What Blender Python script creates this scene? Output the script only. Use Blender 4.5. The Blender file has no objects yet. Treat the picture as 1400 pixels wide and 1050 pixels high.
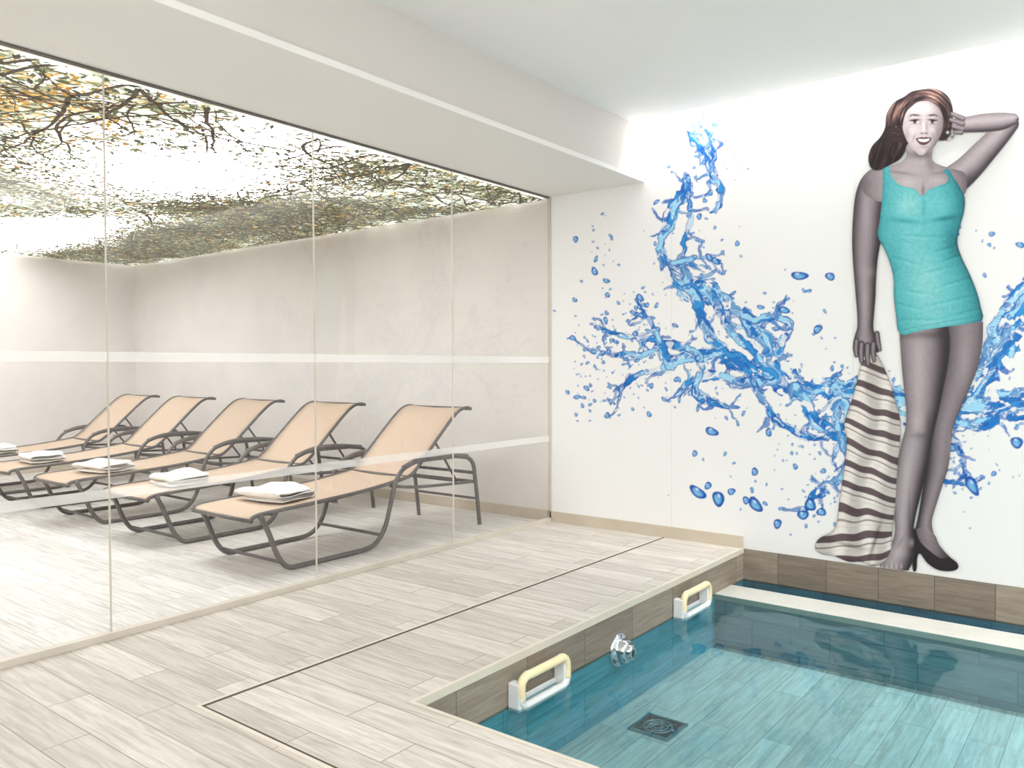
import bpy, bmesh, math, random
import numpy as np
from mathutils import Vector, Matrix
random.seed(7); rng=np.random.default_rng(11)
D=bpy.data; C=bpy.context
scene=C.scene
scene.view_settings.view_transform='Standard'
scene.view_settings.look='None'

# ------------------------------------------------------------ dimensions (m)
GX=-3.58; MY=5.07; CAMH=1.2
SOF=2.50; CEI=2.89; BX=-2.79
PX=-2.03; PY=2.02; PR=1.6; WZ=-0.20; PZ=-0.52
RXW=-10.0; RYW=-1.5; HX=3.2; HY=-2.6

# ------------------------------------------------------------ camera
yaw=math.radians(37.96); pitch=math.radians(-1.25); roll=math.radians(0.22)
fw=Vector((-math.sin(yaw)*math.cos(pitch), math.cos(yaw)*math.cos(pitch), math.sin(pitch)))
rt=Vector((math.cos(yaw), math.sin(yaw),0)); up=rt.cross(fw)
rt2=rt*math.cos(roll)-up*math.sin(roll); up2=up*math.cos(roll)+rt*math.sin(roll)
cam=D.objects.new('camera',D.cameras.new('camera')); scene.collection.objects.link(cam)
cam.data.sensor_width=36; cam.data.lens=36*1096/1400; cam.data.clip_start=0.05
M=Matrix((rt2,up2,-fw)).transposed().to_4x4(); M.translation=Vector((0,0,CAMH)); cam.matrix_world=M
scene.camera=cam

# ------------------------------------------------------------ helpers
def lin(c):
    c=np.asarray(c,dtype=float)/255.0
    return np.where(c<=0.04045,c/12.92,((c+0.055)/1.055)**2.4)
def rgba(c): l=lin(c); return (float(l[0]),float(l[1]),float(l[2]),1)
def mat(name,col=(200,200,200),rough=0.6,metal=0.0,emi=0,spec=None):
    m=D.materials.new(name); m.use_nodes=True; b=m.node_tree.nodes['Principled BSDF']
    b.inputs['Base Color'].default_value=rgba(col); b.inputs['Roughness'].default_value=rough
    b.inputs['Metallic'].default_value=metal
    if spec is not None: b.inputs['Specular IOR Level'].default_value=spec
    if emi: b.inputs['Emission Color'].default_value=rgba(col); b.inputs['Emission Strength'].default_value=emi
    return m
def noisy(name,c1,c2,scale=3,rough=0.7,bump=0.0,detail=4,stretch=(1,1,1)):
    m=mat(name,c1,rough); nt=m.node_tree; N=nt.nodes; L=nt.links; b=N['Principled BSDF']
    tc=N.new('ShaderNodeTexCoord'); mp=N.new('ShaderNodeMapping'); mp.inputs['Scale'].default_value=stretch
    nz=N.new('ShaderNodeTexNoise'); nz.inputs['Scale'].default_value=scale; nz.inputs['Detail'].default_value=detail
    cr=N.new('ShaderNodeValToRGB'); cr.color_ramp.elements[0].position=0.3; cr.color_ramp.elements[1].position=0.7
    cr.color_ramp.elements[0].color=rgba(c1); cr.color_ramp.elements[1].color=rgba(c2)
    L.new(tc.outputs['Object'],mp.inputs[0]); L.new(mp.outputs[0],nz.inputs[0]); L.new(nz.outputs[0],cr.inputs[0]); L.new(cr.outputs[0],b.inputs['Base Color'])
    if bump:
        bp=N.new('ShaderNodeBump'); bp.inputs['Strength'].default_value=bump; bp.inputs['Distance'].default_value=0.01
        L.new(nz.outputs[0],bp.inputs['Height']); L.new(bp.outputs[0],b.inputs['Normal'])
    return m
def plank(name,c1,c2,mortar,bw=0.9,bh=0.15,rough=0.5,axis='xy',tint=None,gs=1.0,msize=0.0025):
    """wood-look porcelain planks, object coordinates"""
    m=mat(name,c1,rough); nt=m.node_tree; N=nt.nodes; L=nt.links; b=N['Principled BSDF']
    tc=N.new('ShaderNodeTexCoord'); sp=N.new('ShaderNodeSeparateXYZ'); cb=N.new('ShaderNodeCombineXYZ')
    L.new(tc.outputs['Object'],sp.inputs[0])
    idx={'x':0,'y':1,'z':2}
    L.new(sp.outputs[idx[axis[0]]],cb.inputs[0]); L.new(sp.outputs[idx[axis[1]]],cb.inputs[1])
    br=N.new('ShaderNodeTexBrick'); br.offset=0.37; br.inputs['Scale'].default_value=1
    br.inputs['Brick Width'].default_value=bw; br.inputs['Row Height'].default_value=bh
    br.inputs['Mortar Size'].default_value=msize; br.inputs['Mortar Smooth'].default_value=0.1; br.inputs['Bias'].default_value=0
    br.inputs['Color1'].default_value=rgba(c1); br.inputs['Color2'].default_value=rgba(c2); br.inputs['Mortar'].default_value=rgba(mortar)
    L.new(cb.outputs[0],br.inputs[0])
    mp=N.new('ShaderNodeMapping'); mp.inputs['Scale'].default_value=(1.6*gs,22*gs,1)
    L.new(cb.outputs[0],mp.inputs[0])
    ml=N.new('ShaderNodeVectorMath'); ml.operation='MULTIPLY_ADD'; ml.inputs[1].default_value=(60,90,50)
    L.new(br.outputs[0],ml.inputs[0]); L.new(mp.outputs[0],ml.inputs[2])
    nz=N.new('ShaderNodeTexNoise'); nz.inputs['Scale'].default_value=2.2; nz.inputs['Detail'].default_value=6; nz.inputs['Roughness'].default_value=0.65
    nz.inputs['Distortion'].default_value=0.6
    L.new(ml.outputs[0],nz.inputs[0])
    cr=N.new('ShaderNodeValToRGB'); cr.color_ramp.elements[0].position=0.30; cr.color_ramp.elements[1].position=0.62
    cr.color_ramp.elements[0].color=(0.59,0.575,0.56,1); cr.color_ramp.elements[1].color=(1,1,1,1)
    L.new(nz.outputs[0],cr.inputs[0])
    mx=N.new('ShaderNodeMix'); mx.data_type='RGBA'; mx.blend_type='MULTIPLY'; mx.inputs[0].default_value=0.88
    L.new(br.outputs[0],mx.inputs[6]); L.new(cr.outputs[0],mx.inputs[7]); L.new(mx.outputs[2],b.inputs['Base Color'])
    bp=N.new('ShaderNodeBump'); bp.inputs['Strength'].default_value=0.25; bp.inputs['Distance'].default_value=0.002
    L.new(nz.outputs[0],bp.inputs['Height']); L.new(bp.outputs[0],b.inputs['Normal'])
    return m
def link(o,parent=None):
    scene.collection.objects.link(o)
    if parent: o.parent=parent
    return o
def obj_from(name,verts,faces,m=None,parent=None,smooth=False):
    me=D.meshes.new(name); me.from_pydata([tuple(v) for v in verts],[],faces); me.update()
    if m: me.materials.append(m)
    if smooth:
        for p in me.polygons: p.use_smooth=True
    return link(D.objects.new(name,me),parent)
BF=[(0,3,2,1),(4,5,6,7),(0,1,5,4),(1,2,6,5),(2,3,7,6),(3,0,4,7)]
def boxdata(a,b):
    x0,y0,z0=a;x1,y1,z1=b
    return [(x0,y0,z0),(x1,y0,z0),(x1,y1,z0),(x0,y1,z0),(x0,y0,z1),(x1,y0,z1),(x1,y1,z1),(x0,y1,z1)]
def box(name,a,b,m,parent=None,bev=0):
    o=obj_from(name,boxdata(a,b),BF,m,parent)
    if bev:
        md=o.modifiers.new('b','BEVEL'); md.width=bev; md.segments=3
    return o
def boxes(name,lst,m,parent=None):
    v=[];f=[]
    for a,b in lst:
        n=len(v); v+=boxdata(a,b); f+=[tuple(i+n for i in q) for q in BF]
    return obj_from(name,v,f,m,parent)
def catmull(pts,n=8,closed=False):
    P=[np.array(p,float) for p in pts]; out=[]; k=len(P)
    rngk=range(k if closed else k-1)
    for i in rngk:
        if closed: p0,p1,p2,p3=P[(i-1)%k],P[i],P[(i+1)%k],P[(i+2)%k]
        else: p0=P[max(i-1,0)];p1=P[i];p2=P[i+1];p3=P[min(i+2,k-1)]
        for j in range(n):
            t=j/n
            out.append(0.5*((2*p1)+(-p0+p2)*t+(2*p0-5*p1+4*p2-p3)*t*t+(-p0+3*p1-3*p2+p3)*t**3))
    if not closed: out.append(P[-1])
    return out
def tube(path,r,seg=10,closed=False,V=None,F=None):
    n=len(path); base=len(V); pts=[Vector(p) for p in path]
    prev=None
    for i,p in enumerate(pts):
        if closed: t=(pts[(i+1)%n]-pts[i-1]).normalized()
        else: t=(pts[min(i+1,n-1)]-pts[max(i-1,0)]).normalized()
        if prev is None:
            a=Vector((1,0,0)) if abs(t.x)<0.9 else Vector((0,0,1))
            nrm=(a-t*a.dot(t)).normalized()
        else: nrm=(prev-t*prev.dot(t)).normalized()
        prev=nrm; bn=t.cross(nrm)
        for k in range(seg):
            an=2*math.pi*k/seg
            V.append(tuple(p+nrm*(r*math.cos(an))+bn*(r*math.sin(an))))
    m=n if closed else n-1
    for i in range(m):
        for k in range(seg):
            a=base+i*seg+k; b=base+i*seg+(k+1)%seg; c=base+((i+1)%n)*seg+(k+1)%seg; d=base+((i+1)%n)*seg+k
            F.append((a,b,c,d))
    if not closed:
        F.append(tuple(base+k for k in range(seg))[::-1]); F.append(tuple(base+(n-1)*seg+k for k in range(seg)))
def lathe_x(prof,seg=32,V=None,F=None,c=(0,0,0)):
    base=len(V)
    for (r,h) in prof:
        for k in range(seg):
            an=2*math.pi*k/seg; V.append((c[0]+h,c[1]+r*math.cos(an),c[2]+r*math.sin(an)))
    for i in range(len(prof)-1):
        for k in range(seg):
            F.append((base+i*seg+k,base+i*seg+(k+1)%seg,base+(i+1)*seg+(k+1)%seg,base+(i+1)*seg+k))
    F.append(tuple(base+(len(prof)-1)*seg+k for k in range(seg)))
def empty(name,loc=(0,0,0)):
    e=D.objects.new(name,None); e.location=loc; e.empty_display_size=0.1; return link(e)

# ------------------------------------------------------------ materials
M_white=noisy('paint_white',(240,240,239),(244,244,243),0.8,0.8)
M_ceil=noisy('paint_ceiling',(242,242,241),(246,246,245),0.8,0.85)
M_bulk=noisy('paint_bulkhead',(213,208,203),(218,213,208),0.8,0.85)
M_soff=noisy('paint_soffit',(238,236,232),(242,240,237),0.8,0.85)
M_rel=noisy('plaster_beige',(221,216,212),(231,226,222),1.6,0.85,0.05)
M_floor=plank('floor_planks',(225,219,211),(203,196,187),(163,154,143))
M_floor2=plank('relax_planks',(232,229,226),(216,212,208),(188,183,178),rough=0.45)
M_poolx=plank('pool_planks_side',(176,164,149),(142,130,117),(110,102,93),0.45,0.21,0.45,'yz',gs=1.2)
M_pooly=plank('pool_planks_back',(172,159,143),(138,126,113),(110,102,93),0.30,0.21,0.45,'xz',gs=1.2)
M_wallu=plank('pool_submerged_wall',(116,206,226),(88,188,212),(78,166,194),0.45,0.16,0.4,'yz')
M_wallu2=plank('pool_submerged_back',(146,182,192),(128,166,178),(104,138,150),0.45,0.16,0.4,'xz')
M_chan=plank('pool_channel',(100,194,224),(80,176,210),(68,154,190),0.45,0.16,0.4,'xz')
M_pfl=plank('pool_bottom_planks',(248,244,238),(224,221,215),(190,190,186),0.9,0.15,0.5,'yx')
M_base=noisy('baseboard_tile',(196,184,166),(206,195,178),5,0.6)
M_trim=noisy('edge_trim',(212,204,190),(220,213,200),8,0.45)
M_ledge=noisy('ledge_tile',(196,196,188),(208,208,200),8,0.45)
M_dark=mat('groove_dark',(86,78,70),0.8)
M_track=noisy('track_beige',(200,193,180),(210,203,191),5,0.5)
M_frame=noisy('lounger_frame_paint',(92,86,84),(108,102,99),14,0.42)
M_chrome=mat('chrome',(205,212,218),0.12,1.0)
M_steel=mat('brushed_steel',(150,165,170),0.35,0.8)
M_cream=noisy('cream_plastic',(246,230,182),(250,236,196),10,0.35)
M_wplas=noisy('white_plastic',(232,236,238),(240,243,244),10,0.35)
M_towel=noisy('towel_terry',(240,239,236),(249,248,246),90,0.95,0.6)
M_sling=mat('sling_weave',(200,170,144),0.75)
nt=M_sling.node_tree; N=nt.nodes; L=nt.links
tc=N.new('ShaderNodeTexCoord'); ck=N.new('ShaderNodeTexChecker'); ck.inputs['Scale'].default_value=160
ck.inputs['Color1'].default_value=rgba((208,186,165)); ck.inputs['Color2'].default_value=rgba((188,166,146))
L.new(tc.outputs['Object'],ck.inputs[0]); L.new(ck.outputs[0],N['Principled BSDF'].inputs['Base Color'])
def glassmat():
    m=D.materials.new('clear_glass'); m.use_nodes=True; nt=m.node_tree; N=nt.nodes; L=nt.links; N.clear()
    o=N.new('ShaderNodeOutputMaterial'); mx=N.new('ShaderNodeMixShader'); t=N.new('ShaderNodeBsdfTransparent'); g=N.new('ShaderNodeBsdfGlossy')
    t.inputs[0].default_value=(0.98,0.98,0.98,1); g.inputs['Roughness'].default_value=0.0; g.inputs[0].default_value=(1,1,1,1)
    lw=N.new('ShaderNodeLayerWeight'); lw.inputs[0].default_value=0.5
    pw=N.new('ShaderNodeMath'); pw.operation='POWER'; pw.inputs[1].default_value=4.0
    ma=N.new('ShaderNodeMath'); ma.operation='MULTIPLY_ADD'; ma.inputs[1].default_value=0.6; ma.inputs[2].default_value=0.04
    L.new(lw.outputs['Facing'],pw.inputs[0]); L.new(pw.outputs[0],ma.inputs[0]); L.new(ma.outputs[0],mx.inputs[0])
    L.new(t.outputs[0],mx.inputs[1]); L.new(g.outputs[0],mx.inputs[2]); L.new(mx.outputs[0],o.inputs[0]); return m
M_glass=glassmat()
def frostmat():
    m=D.materials.new('frosted_band'); m.use_nodes=True; nt=m.node_tree; N=nt.nodes; L=nt.links; N.clear()
    o=N.new('ShaderNodeOutputMaterial'); mx=N.new('ShaderNodeMixShader'); mx.inputs[0].default_value=0.5
    t=N.new('ShaderNodeBsdfTransparent'); a=N.new('ShaderNodeAddShader'); d=N.new('ShaderNodeBsdfDiffuse'); tr=N.new('ShaderNodeBsdfTranslucent')
    d.inputs[0].default_value=(0.75,0.75,0.75,1); tr.inputs[0].default_value=(0.24,0.24,0.24,1)
    L.new(d.outputs[0],a.inputs[0]); L.new(tr.outputs[0],a.inputs[1]); L.new(t.outputs[0],mx.inputs[1]); L.new(a.outputs[0],mx.inputs[2]); L.new(mx.outputs[0],o.inputs[0]); return m
M_frost=frostmat()
def watermat():
    m=D.materials.new('pool_water'); m.use_nodes=True; nt=m.node_tree; N=nt.nodes; L=nt.links; N.clear()
    o=N.new('ShaderNodeOutputMaterial'); mx=N.new('ShaderNodeMixShader'); t=N.new('ShaderNodeBsdfTransparent'); g=N.new('ShaderNodeBsdfGlossy')
    t.inputs[0].default_value=(0.635,0.885,0.93,1); g.inputs['Roughness'].default_value=0.02
    fr=N.new('ShaderNodeFresnel'); fr.inputs[0].default_value=1.29
    tc=N.new('ShaderNodeTexCoord'); nz=N.new('ShaderNodeTexNoise'); nz.inputs['Scale'].default_value=2.2; nz.inputs['Detail'].default_value=2
    bp=N.new('ShaderNodeBump'); bp.inputs['Strength'].default_value=0.3; bp.inputs['Distance'].default_value=0.03
    L.new(tc.outputs['Object'],nz.inputs[0]); L.new(nz.outputs[0],bp.inputs['Height']); L.new(bp.outputs[0],g.inputs['Normal'])
    L.new(fr.outputs[0],mx.inputs[0]); L.new(t.outputs[0],mx.inputs[1]); L.new(g.outputs[0],mx.inputs[2]); L.new(mx.outputs[0],o.inputs[0]); return m
M_water=watermat()

# ------------------------------------------------------------ room shell
boxes('floor',[((GX,HY,-0.02),(PX,MY,0)),((PX,HY,-0.02),(PR,PY,0)),((PR,HY,-0.02),(HX,MY,0))],M_floor)
box('floor_relaxation',(RXW,RYW,-0.02),(GX,MY,0),M_floor2)
T=0.12
box('wall_mural',(GX,MY,-0.9),(HX,MY+T,3.25),M_white)
box('wall_relaxation_right',(RXW,MY,-0.02),(GX,MY+T,SOF+0.1),M_rel)
box('wall_relaxation_back',(RXW-T,RYW,-0.02),(RXW,MY+T,SOF+0.1),M_rel)
box('wall_relaxation_left',(RXW-T,RYW-T,-0.02),(GX,RYW,SOF+0.1),M_rel)
box('wall_right',(HX,HY,-0.02),(HX+T,MY+T,3.25),M_white)
box('wall_rear',(GX-T,HY-T,-0.02),(HX+T,HY,3.25),M_white)
box('wall_entry',(GX-T,HY,-0.02),(GX,RYW-T,3.25),M_white)
boxes('ceiling',[((BX,HY,CEI),(HX,4.92,CEI+0.04)),((BX,4.92,3.14),(HX,MY,3.2))],M_ceil)
box('ceiling_bulkhead',(GX,HY,SOF+0.03),(BX,MY,3.25),M_bulk)
box('ceiling_soffit',(GX-0.02,HY,SOF),(BX+0.03,MY,SOF+0.03),M_soff)
box('ceiling_relaxation_slab',(RXW,RYW,SOF),(GX-0.02,MY,SOF+0.05),M_rel)

# ------------------------------------------------------------ baseboards, groove, pool rim
box('baseboard_mural',(GX,MY-0.014,0),(PX,MY,0.08),M_base)
box('baseboard_relaxation_right',(RXW,MY-0.014,0),(GX-0.02,MY,0.08),M_base)
box('baseboard_relaxation_back',(RXW,RYW,0),(RXW+0.014,MY-0.014,0.08),M_base)
boxes('trim_floor_drain',[((-2.607,1.55,0),(-2.593,MY-0.014,0.001)),((-2.607,1.543,0),(HX,1.55,0.001))],M_dark)
boxes('trim_drain_edge',[((-2.623,1.525,0),(-2.609,MY-0.014,0.0012)),((-2.609,1.525,0),(HX,1.541,0.0012))],M_trim)
boxes('trim_pool_rim',[((PX-0.012,PY-0.012,-0.03),(PX+0.004,MY,0.003)),((PX+0.004,PY-0.012,-0.03),(PR,PY+0.004,0.003))],M_trim)

# ------------------------------------------------------------ pool
pool=empty('swimming_pool')
box('side_wall_tiles',(PX-0.1,PY-0.1,WZ-0.01),(PX,MY,-0.02),M_poolx,pool)
box('side_wall_submerged',(PX-0.1,PY-0.1,PZ-0.1),(PX,MY,WZ-0.01),M_wallu,pool)
box('back_wall_tiles',(PX,MY-0.006,WZ-0.01),(PR,MY-0.0005,-0.002),M_pooly,pool)
box('back_wall_submerged',(PX,MY-0.006,PZ),(PR,MY-0.0005,WZ-0.01),M_chan,pool)
box('near_wall',(PX,PY-0.1,PZ-0.1),(PR+.1,PY,-0.02),M_poolx,pool)
box('far_right_wall',(PR,PY,PZ-0.1),(PR+0.1,MY,-0.02),M_poolx,pool)
box('pool_bottom',(PX,PY,PZ-0.1),(PR,MY-0.006,PZ),M_pfl,pool)
box('ledge_body',(PX,4.63,PZ),(PR,4.87,WZ-0.03),M_wallu2,pool)
box('ledge_top',(PX,4.615,WZ-0.03),(PR,4.87,WZ+0.002),M_ledge,pool)
obj_from('water_surface',[(PX,PY,WZ),(PR,PY,WZ),(PR,MY-0.006,WZ),(PX,MY-0.006,WZ)],[(0,1,2,3)],M_water,pool)

def grab_rail(yc):
    e=empty('pool_grab_handle',(PX,yc,-0.14))
    V=[];F=[]; h=0.165; w=0.062; x=0.055
    tube(catmull([(x,-h,-w+0.03),(x,-h,w-0.028),(x,-h+0.03,w),(x,-h+.08,w),(x,h-.08,w),(x,h-0.03,w),(x,h,w-0.028),(x,h,-w+0.03)],6),0.019,12,V=V,F=F)
    obj_from('grip_bar',V,F,M_cream,e,True)
    V=[];F=[]
    tube(catmull([(x,-h,0.0),(x,-h,-w+0.028),(x,-h+0.03,-w),(x,-h+.08,-w),(x,h-.08,-w),(x,h-0.03,-w),(x,h,-w+0.028),(x,h,0.0)],6),0.0185,12,V=V,F=F)
    obj_from('lower_frame',V,F,M_wplas,e,True)
    for s in(-1,1):
        box('bracket_%d'%(1 if s<0 else 2),(0.0,s*h-0.022,-w-0.012),(x+0.006,s*h+0.022,w-0.02),M_wplas,e,0.008)
    box('back_plate',(0.0,-h-0.02,-w-0.018),(0.010,h+0.02,-w+0.022),M_wplas,e,0.004)
grab_rail(2.75); grab_rail(4.24)

jet=empty('pool_jet_nozzle',(PX,3.455,-0.215))
V=[];F=[]
lathe_x([(0.085,0),(0.085,0.008),(0.078,0.016),(0.062,0.020),(0.058,0.028),(0.058,0.050),(0.052,0.062),(0.040,0.066)],40,V,F)
obj_from('flange',V,F,M_chrome,jet,True)
V=[];F=[]
lathe_x([(0.040,0.064),(0.038,0.078),(0.032,0.086),(0.022,0.090),(0.018,0.084)],32,V,F)
obj_from('outlet',V,F,M_chrome,jet,True)
V=[];F=[]
lathe_x([(0.0175,0.084),(0.001,0.0845)],24,V,F); obj_from('outlet_hole',V,F,M_dark,jet,True)

dr=empty('pool_floor_drain',(-1.78,3.40,PZ))
s=0.105
boxes('frame',[((-s,-s,0),(s,-s+.016,.01)),((-s,s-.016,0),(s,s,.01)),((-s,-s+.016,0),(-s+.016,s-.016,.01)),((s-.016,-s+.016,0),(s,s-.016,.01))],M_steel,dr)
box('sump',(-s+.016,-s+.016,0),(s-.016,s-.016,0.002),M_dark,dr)
V=[];F=[]
for r in (0.022,0.045,0.068):
    tube([(r*math.cos(a),r*math.sin(a),0.005) for a in np.linspace(0,2*math.pi,24,endpoint=False)],0.0055,6,True,V,F)
for k in range(8):
    a=k*math.pi/4; tube([(0.02*math.cos(a),0.02*math.sin(a),0.005),(0.088*math.cos(a),0.088*math.sin(a),0.005)],0.0055,6,V=V,F=F)
obj_from('grate',V,F,M_steel,dr,True)

# ------------------------------------------------------------ glass partition
gp=empty('glass_partition',(GX,0,0))
ys=[-1.5,-0.56,0.57,1.69,2.82,3.95,MY-0.006]
for i in range(len(ys)-1):
    a,b=ys[i],ys[i+1]
    obj_from('pane_%d'%(i+1),[(0,a,0.03),(0,b,0.03),(0,b,SOF-0.012),(0,a,SOF-0.012)],[(0,1,2,3)],M_glass,gp)
boxes('seams',[((-0.005,y-0.0025,0.03),(0.005,y+0.0025,SOF-0.012)) for y in ys[1:-1]],M_track,gp)
box('end_profile',(-0.012,MY-0.014,0.02),(0.012,MY-0.001,SOF-0.01),M_track,gp)
box('bottom_track',(-0.02,ys[0],0.0),(0.02,MY-0.02,0.03),M_track,gp)
box('top_track',(-0.012,ys[0],SOF-0.010),(0.012,MY-0.02,SOF-0.001),M_frame,gp)
for j,(z0,z1) in enumerate([(0.622,0.666),(1.228,1.272)]):
    obj_from('frosted_band_%d'%(j+1),[(0.003,ys[0],z0),(0.003,MY-.02,z0),(0.003,MY-.02,z1),(0.003,ys[0],z1)],[(0,1,2,3)],M_frost,gp)

# ------------------------------------------------------------ sun loungers
W=0.30
prof=catmull([(0.0,0.325),(0.06,0.355),(0.45,0.372),(0.85,0.395),(1.20,0.435),(1.31,0.475),(1.50,0.645),(1.68,0.805),(1.78,0.875),(1.86,0.893),(1.91,0.883)],6)
def make_lounger_meshes():
    out=[]
    V=[];F=[];nx=8
    n=len(prof)
    for s_,dz in((1,0.004),(-1,-0.004)):
        for (y,z) in prof:
            for k in range(nx+1):
                t=-1+2*k/nx; V.append((t*(W-0.012),y,z+dz-0.012*(1-t*t)))
    w=nx+1
    for i in range(n-1):
        for k in range(nx):
            a=i*w+k; F.append((a,a+1,a+w+1,a+w)); b=a+n*w; F.append((b,b+w,b+w+1,b+1))
    for i in range(n-1):
        for k in(0,nx):
            a=i*w+k; F.append((a,a+w,a+w+n*w,a+n*w))
    for i in(0,n-1):
        for k in range(nx):
            a=i*w+k; F.append((a,a+1,a+1+n*w,a+n*w))
    out.append(('sling',V,F,M_sling))
    V=[];F=[]
    for s in(-1,1):
        tube([(s*W,y,z) for y,z in prof],0.0125,10,V=V,F=F)
    for i in(0,-1): tube([(-W,prof[i][0],prof[i][1]),(W,prof[i][0],prof[i][1])],0.0125,10,V=V,F=F)
    tube([(-W,1.25,0.44),(W,1.25,0.44)],0.011,8,V=V,F=F); tube([(-W,0.62,0.355),(W,0.62,0.355)],0.011,8,V=V,F=F)
    out.append(('sling_rails',V,F,M_frame))
    V=[];F=[]
    side=catmull([(0.05,0.35),(0.10,0.25),(0.17,0.09),(0.25,0.018),(0.40,0.015),(0.72,0.015),(0.90,0.03),(1.00,0.12),(1.06,0.28),(1.11,0.43),(1.20,0.515),(1.35,0.545),(1.60,0.545),(1.80,0.535),(1.90,0.48),(1.93,0.36),(1.96,0.16),(1.98,0.0)],6)
    for s in(-1,1):
        tube([(s*(W+0.022),y,max(z,0.0155)if y<1.5 else z) for y,z in side],0.0155,12,V=V,F=F)
    out.append(('leg_and_arm_frame',V,F,M_frame))
    V=[];F=[]
    for s in(-1,1):
        tube(catmull([(s*(W+0.022),1.18,0.512),(s*(W+0.024),1.35,0.556),(s*(W+0.024),1.6,0.558),(s*(W+0.022),1.84,0.53)],6),0.019,12,V=V,F=F)
    out.append(('armrests',V,F,M_frame))
    V=[];F=[]
    for y,z,r in((0.21,0.05,.011),(0.97,0.09,.011),(1.935,0.33,.012),(1.925,0.40,.012),(1.955,0.2,.010)):
        tube([(-W-0.02,y,z),(W+0.02,y,z)],r,8,V=V,F=F)
    for s in(-1,1):
        tube(catmull([(s*W,1.08,0.40),(s*W,1.35,0.36),(s*W,1.93,0.33)],6),0.011,8,V=V,F=F)
        tube([(s*(W-0.04),1.55,0.67),(s*(W-0.05),1.80,0.345)],0.009,8,V=V,F=F)
    tube([(-W+0.05,1.80,0.345),(W-0.05,1.80,0.345)],0.009,8,V=V,F=F)
    out.append(('cross_braces',V,F,M_frame))
    ms=[]
    for nme,V,F,m in out:
        me=D.meshes.new(nme); me.from_pydata([tuple(v) for v in V],[],F); me.materials.append(m)
        for p in me.polygons: p.use_smooth=True
        me.update(); ms.append((nme,me))
    return ms
LM=make_lounger_meshes()
def towel_mesh(seed):
    r=random.Random(seed)
    V=[];F=[]; t=0.023
    L2=0.125; pts=[]
    nl=3; off=[r.uniform(-.015,.015) for _ in range(nl)]
    for i in range(nl):
        z=0.014+i*0.027; sgn=1 if i%2==0 else -1
        for k in range(5):
            u_=k/4; pts.append((sgn*(-L2+2*L2*u_)+off[i], z+0.004*math.sin(u_*5+seed+i)))
        if i<nl-1: pts.append((sgn*(L2+0.018)+off[i], z+0.0135))
    path=catmull([(0,p[0],p[1]) for p in pts],4)
    nx=14; n=len(path)
    for side in(1,-1):
        for i in range(n):
            a=path[max(i-1,0)];b=path[min(i+1,n-1)]; ty,tz=b[1]-a[1],b[2]-a[2]; l=math.hypot(ty,tz) or 1
            ny_,nz_=-tz/l,ty/l
            for k in range(nx+1):
                e=abs(k-nx/2)/(nx/2)
                th=t*0.5*math.sqrt(max(0.06,1-e**6))
                x=-0.195+0.39*k/nx
                hgt=path[i][2]/0.08
                wob=0.007*math.sin(x*17+i*0.12+seed*1.7)*hgt+0.004*math.sin(i*0.5+k*.8+seed)*hgt-0.010*e**3*hgt
                edge=(0.010*math.sin(i*0.27+seed*2)+0.006*math.sin(i*.11+seed))*e**3
                V.append((x+edge,path[i][1]+side*ny_*th+0.006*math.sin(k*0.5+seed),path[i][2]+side*nz_*th+wob))
    w=nx+1
    for i in range(n-1):
        for k in range(nx):
            a=i*w+k; F.append((a,a+1,a+w+1,a+w)); b=a+n*w; F.append((b,b+w,b+w+1,b+1))
        for k in(0,nx):
            a=i*w+k; F.append((a,a+w,a+w+n*w,a+n*w))
    for i in(0,n-1):
        for k in range(nx):
            a=i*w+k; F.append((a,a+1,a+1+n*w,a+n*w))
    me=D.meshes.new('folded_towel'); me.from_pydata(V,[],F); me.materials.append(M_towel)
    for p in me.polygons: p.use_smooth=True
    me.update(); return me
cx=[-4.26,-5.42,-6.57,-7.68,-8.80]
for i,x in enumerate(cx):
    e=empty('sun_lounger',(x,2.66,0)); e.rotation_euler[2]=math.radians([0,0.8,-0.6,0.7,0][i])
    for nme,me in LM: link(D.objects.new(nme,me),e)
    t=D.objects.new('folded_towel',towel_mesh(i)); link(t)
    t.location=(x-0.02+0.015*((i*7)%3-1),2.66+0.40,0.372); t.rotation_euler=(math.radians(2.0),0,math.radians([8,-6,9,-7,5][i]))

# ------------------------------------------------------------ painted prints (vertex colour grids)
_tabs={}
def vnoise(x,y,seed=0):
    if seed not in _tabs: _tabs[seed]=np.random.default_rng(seed).random((256,256))
    T_=_tabs[seed]
    xi=np.floor(x).astype(int); yi=np.floor(y).astype(int); fx=x-xi; fy=y-yi
    fx=fx*fx*(3-2*fx); fy=fy*fy*(3-2*fy)
    a=T_[xi&255,yi&255];b=T_[(xi+1)&255,yi&255];c=T_[xi&255,(yi+1)&255];d=T_[(xi+1)&255,(yi+1)&255]
    return (a*(1-fx)+b*fx)*(1-fy)+(c*(1-fx)+d*fx)*fy
def fbm(x,y,seed=0,o=4):
    s=0;a=0.5;t=0
    for i in range(o):
        s=s+a*vnoise(x*2**i,y*2**i,seed+i); t+=a; a*=0.5
    return s/t
def to_uv(x,z,yw):
    """wall metres -> artwork drawing coordinates (artwork was traced in these units)"""
    px=x-0;py=yw;pz=z-CAMH
    X=px*rt2.x+py*rt2.y+pz*rt2.z; Y=px*up2.x+py*up2.y+pz*up2.z; Z=px*fw.x+py*fw.y+pz*fw.z
    return 700+1096*X/Z, 525-1096*Y/Z
def from_uv(u,v,yw):
    d=fw*1096+rt2*(u-700)+up2*(525-v); k=yw/d.y
    return d.x*k, d.z*k+CAMH
def smooth01(v): v=np.clip(v,0,1); return v*v*(3-2*v)
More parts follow.
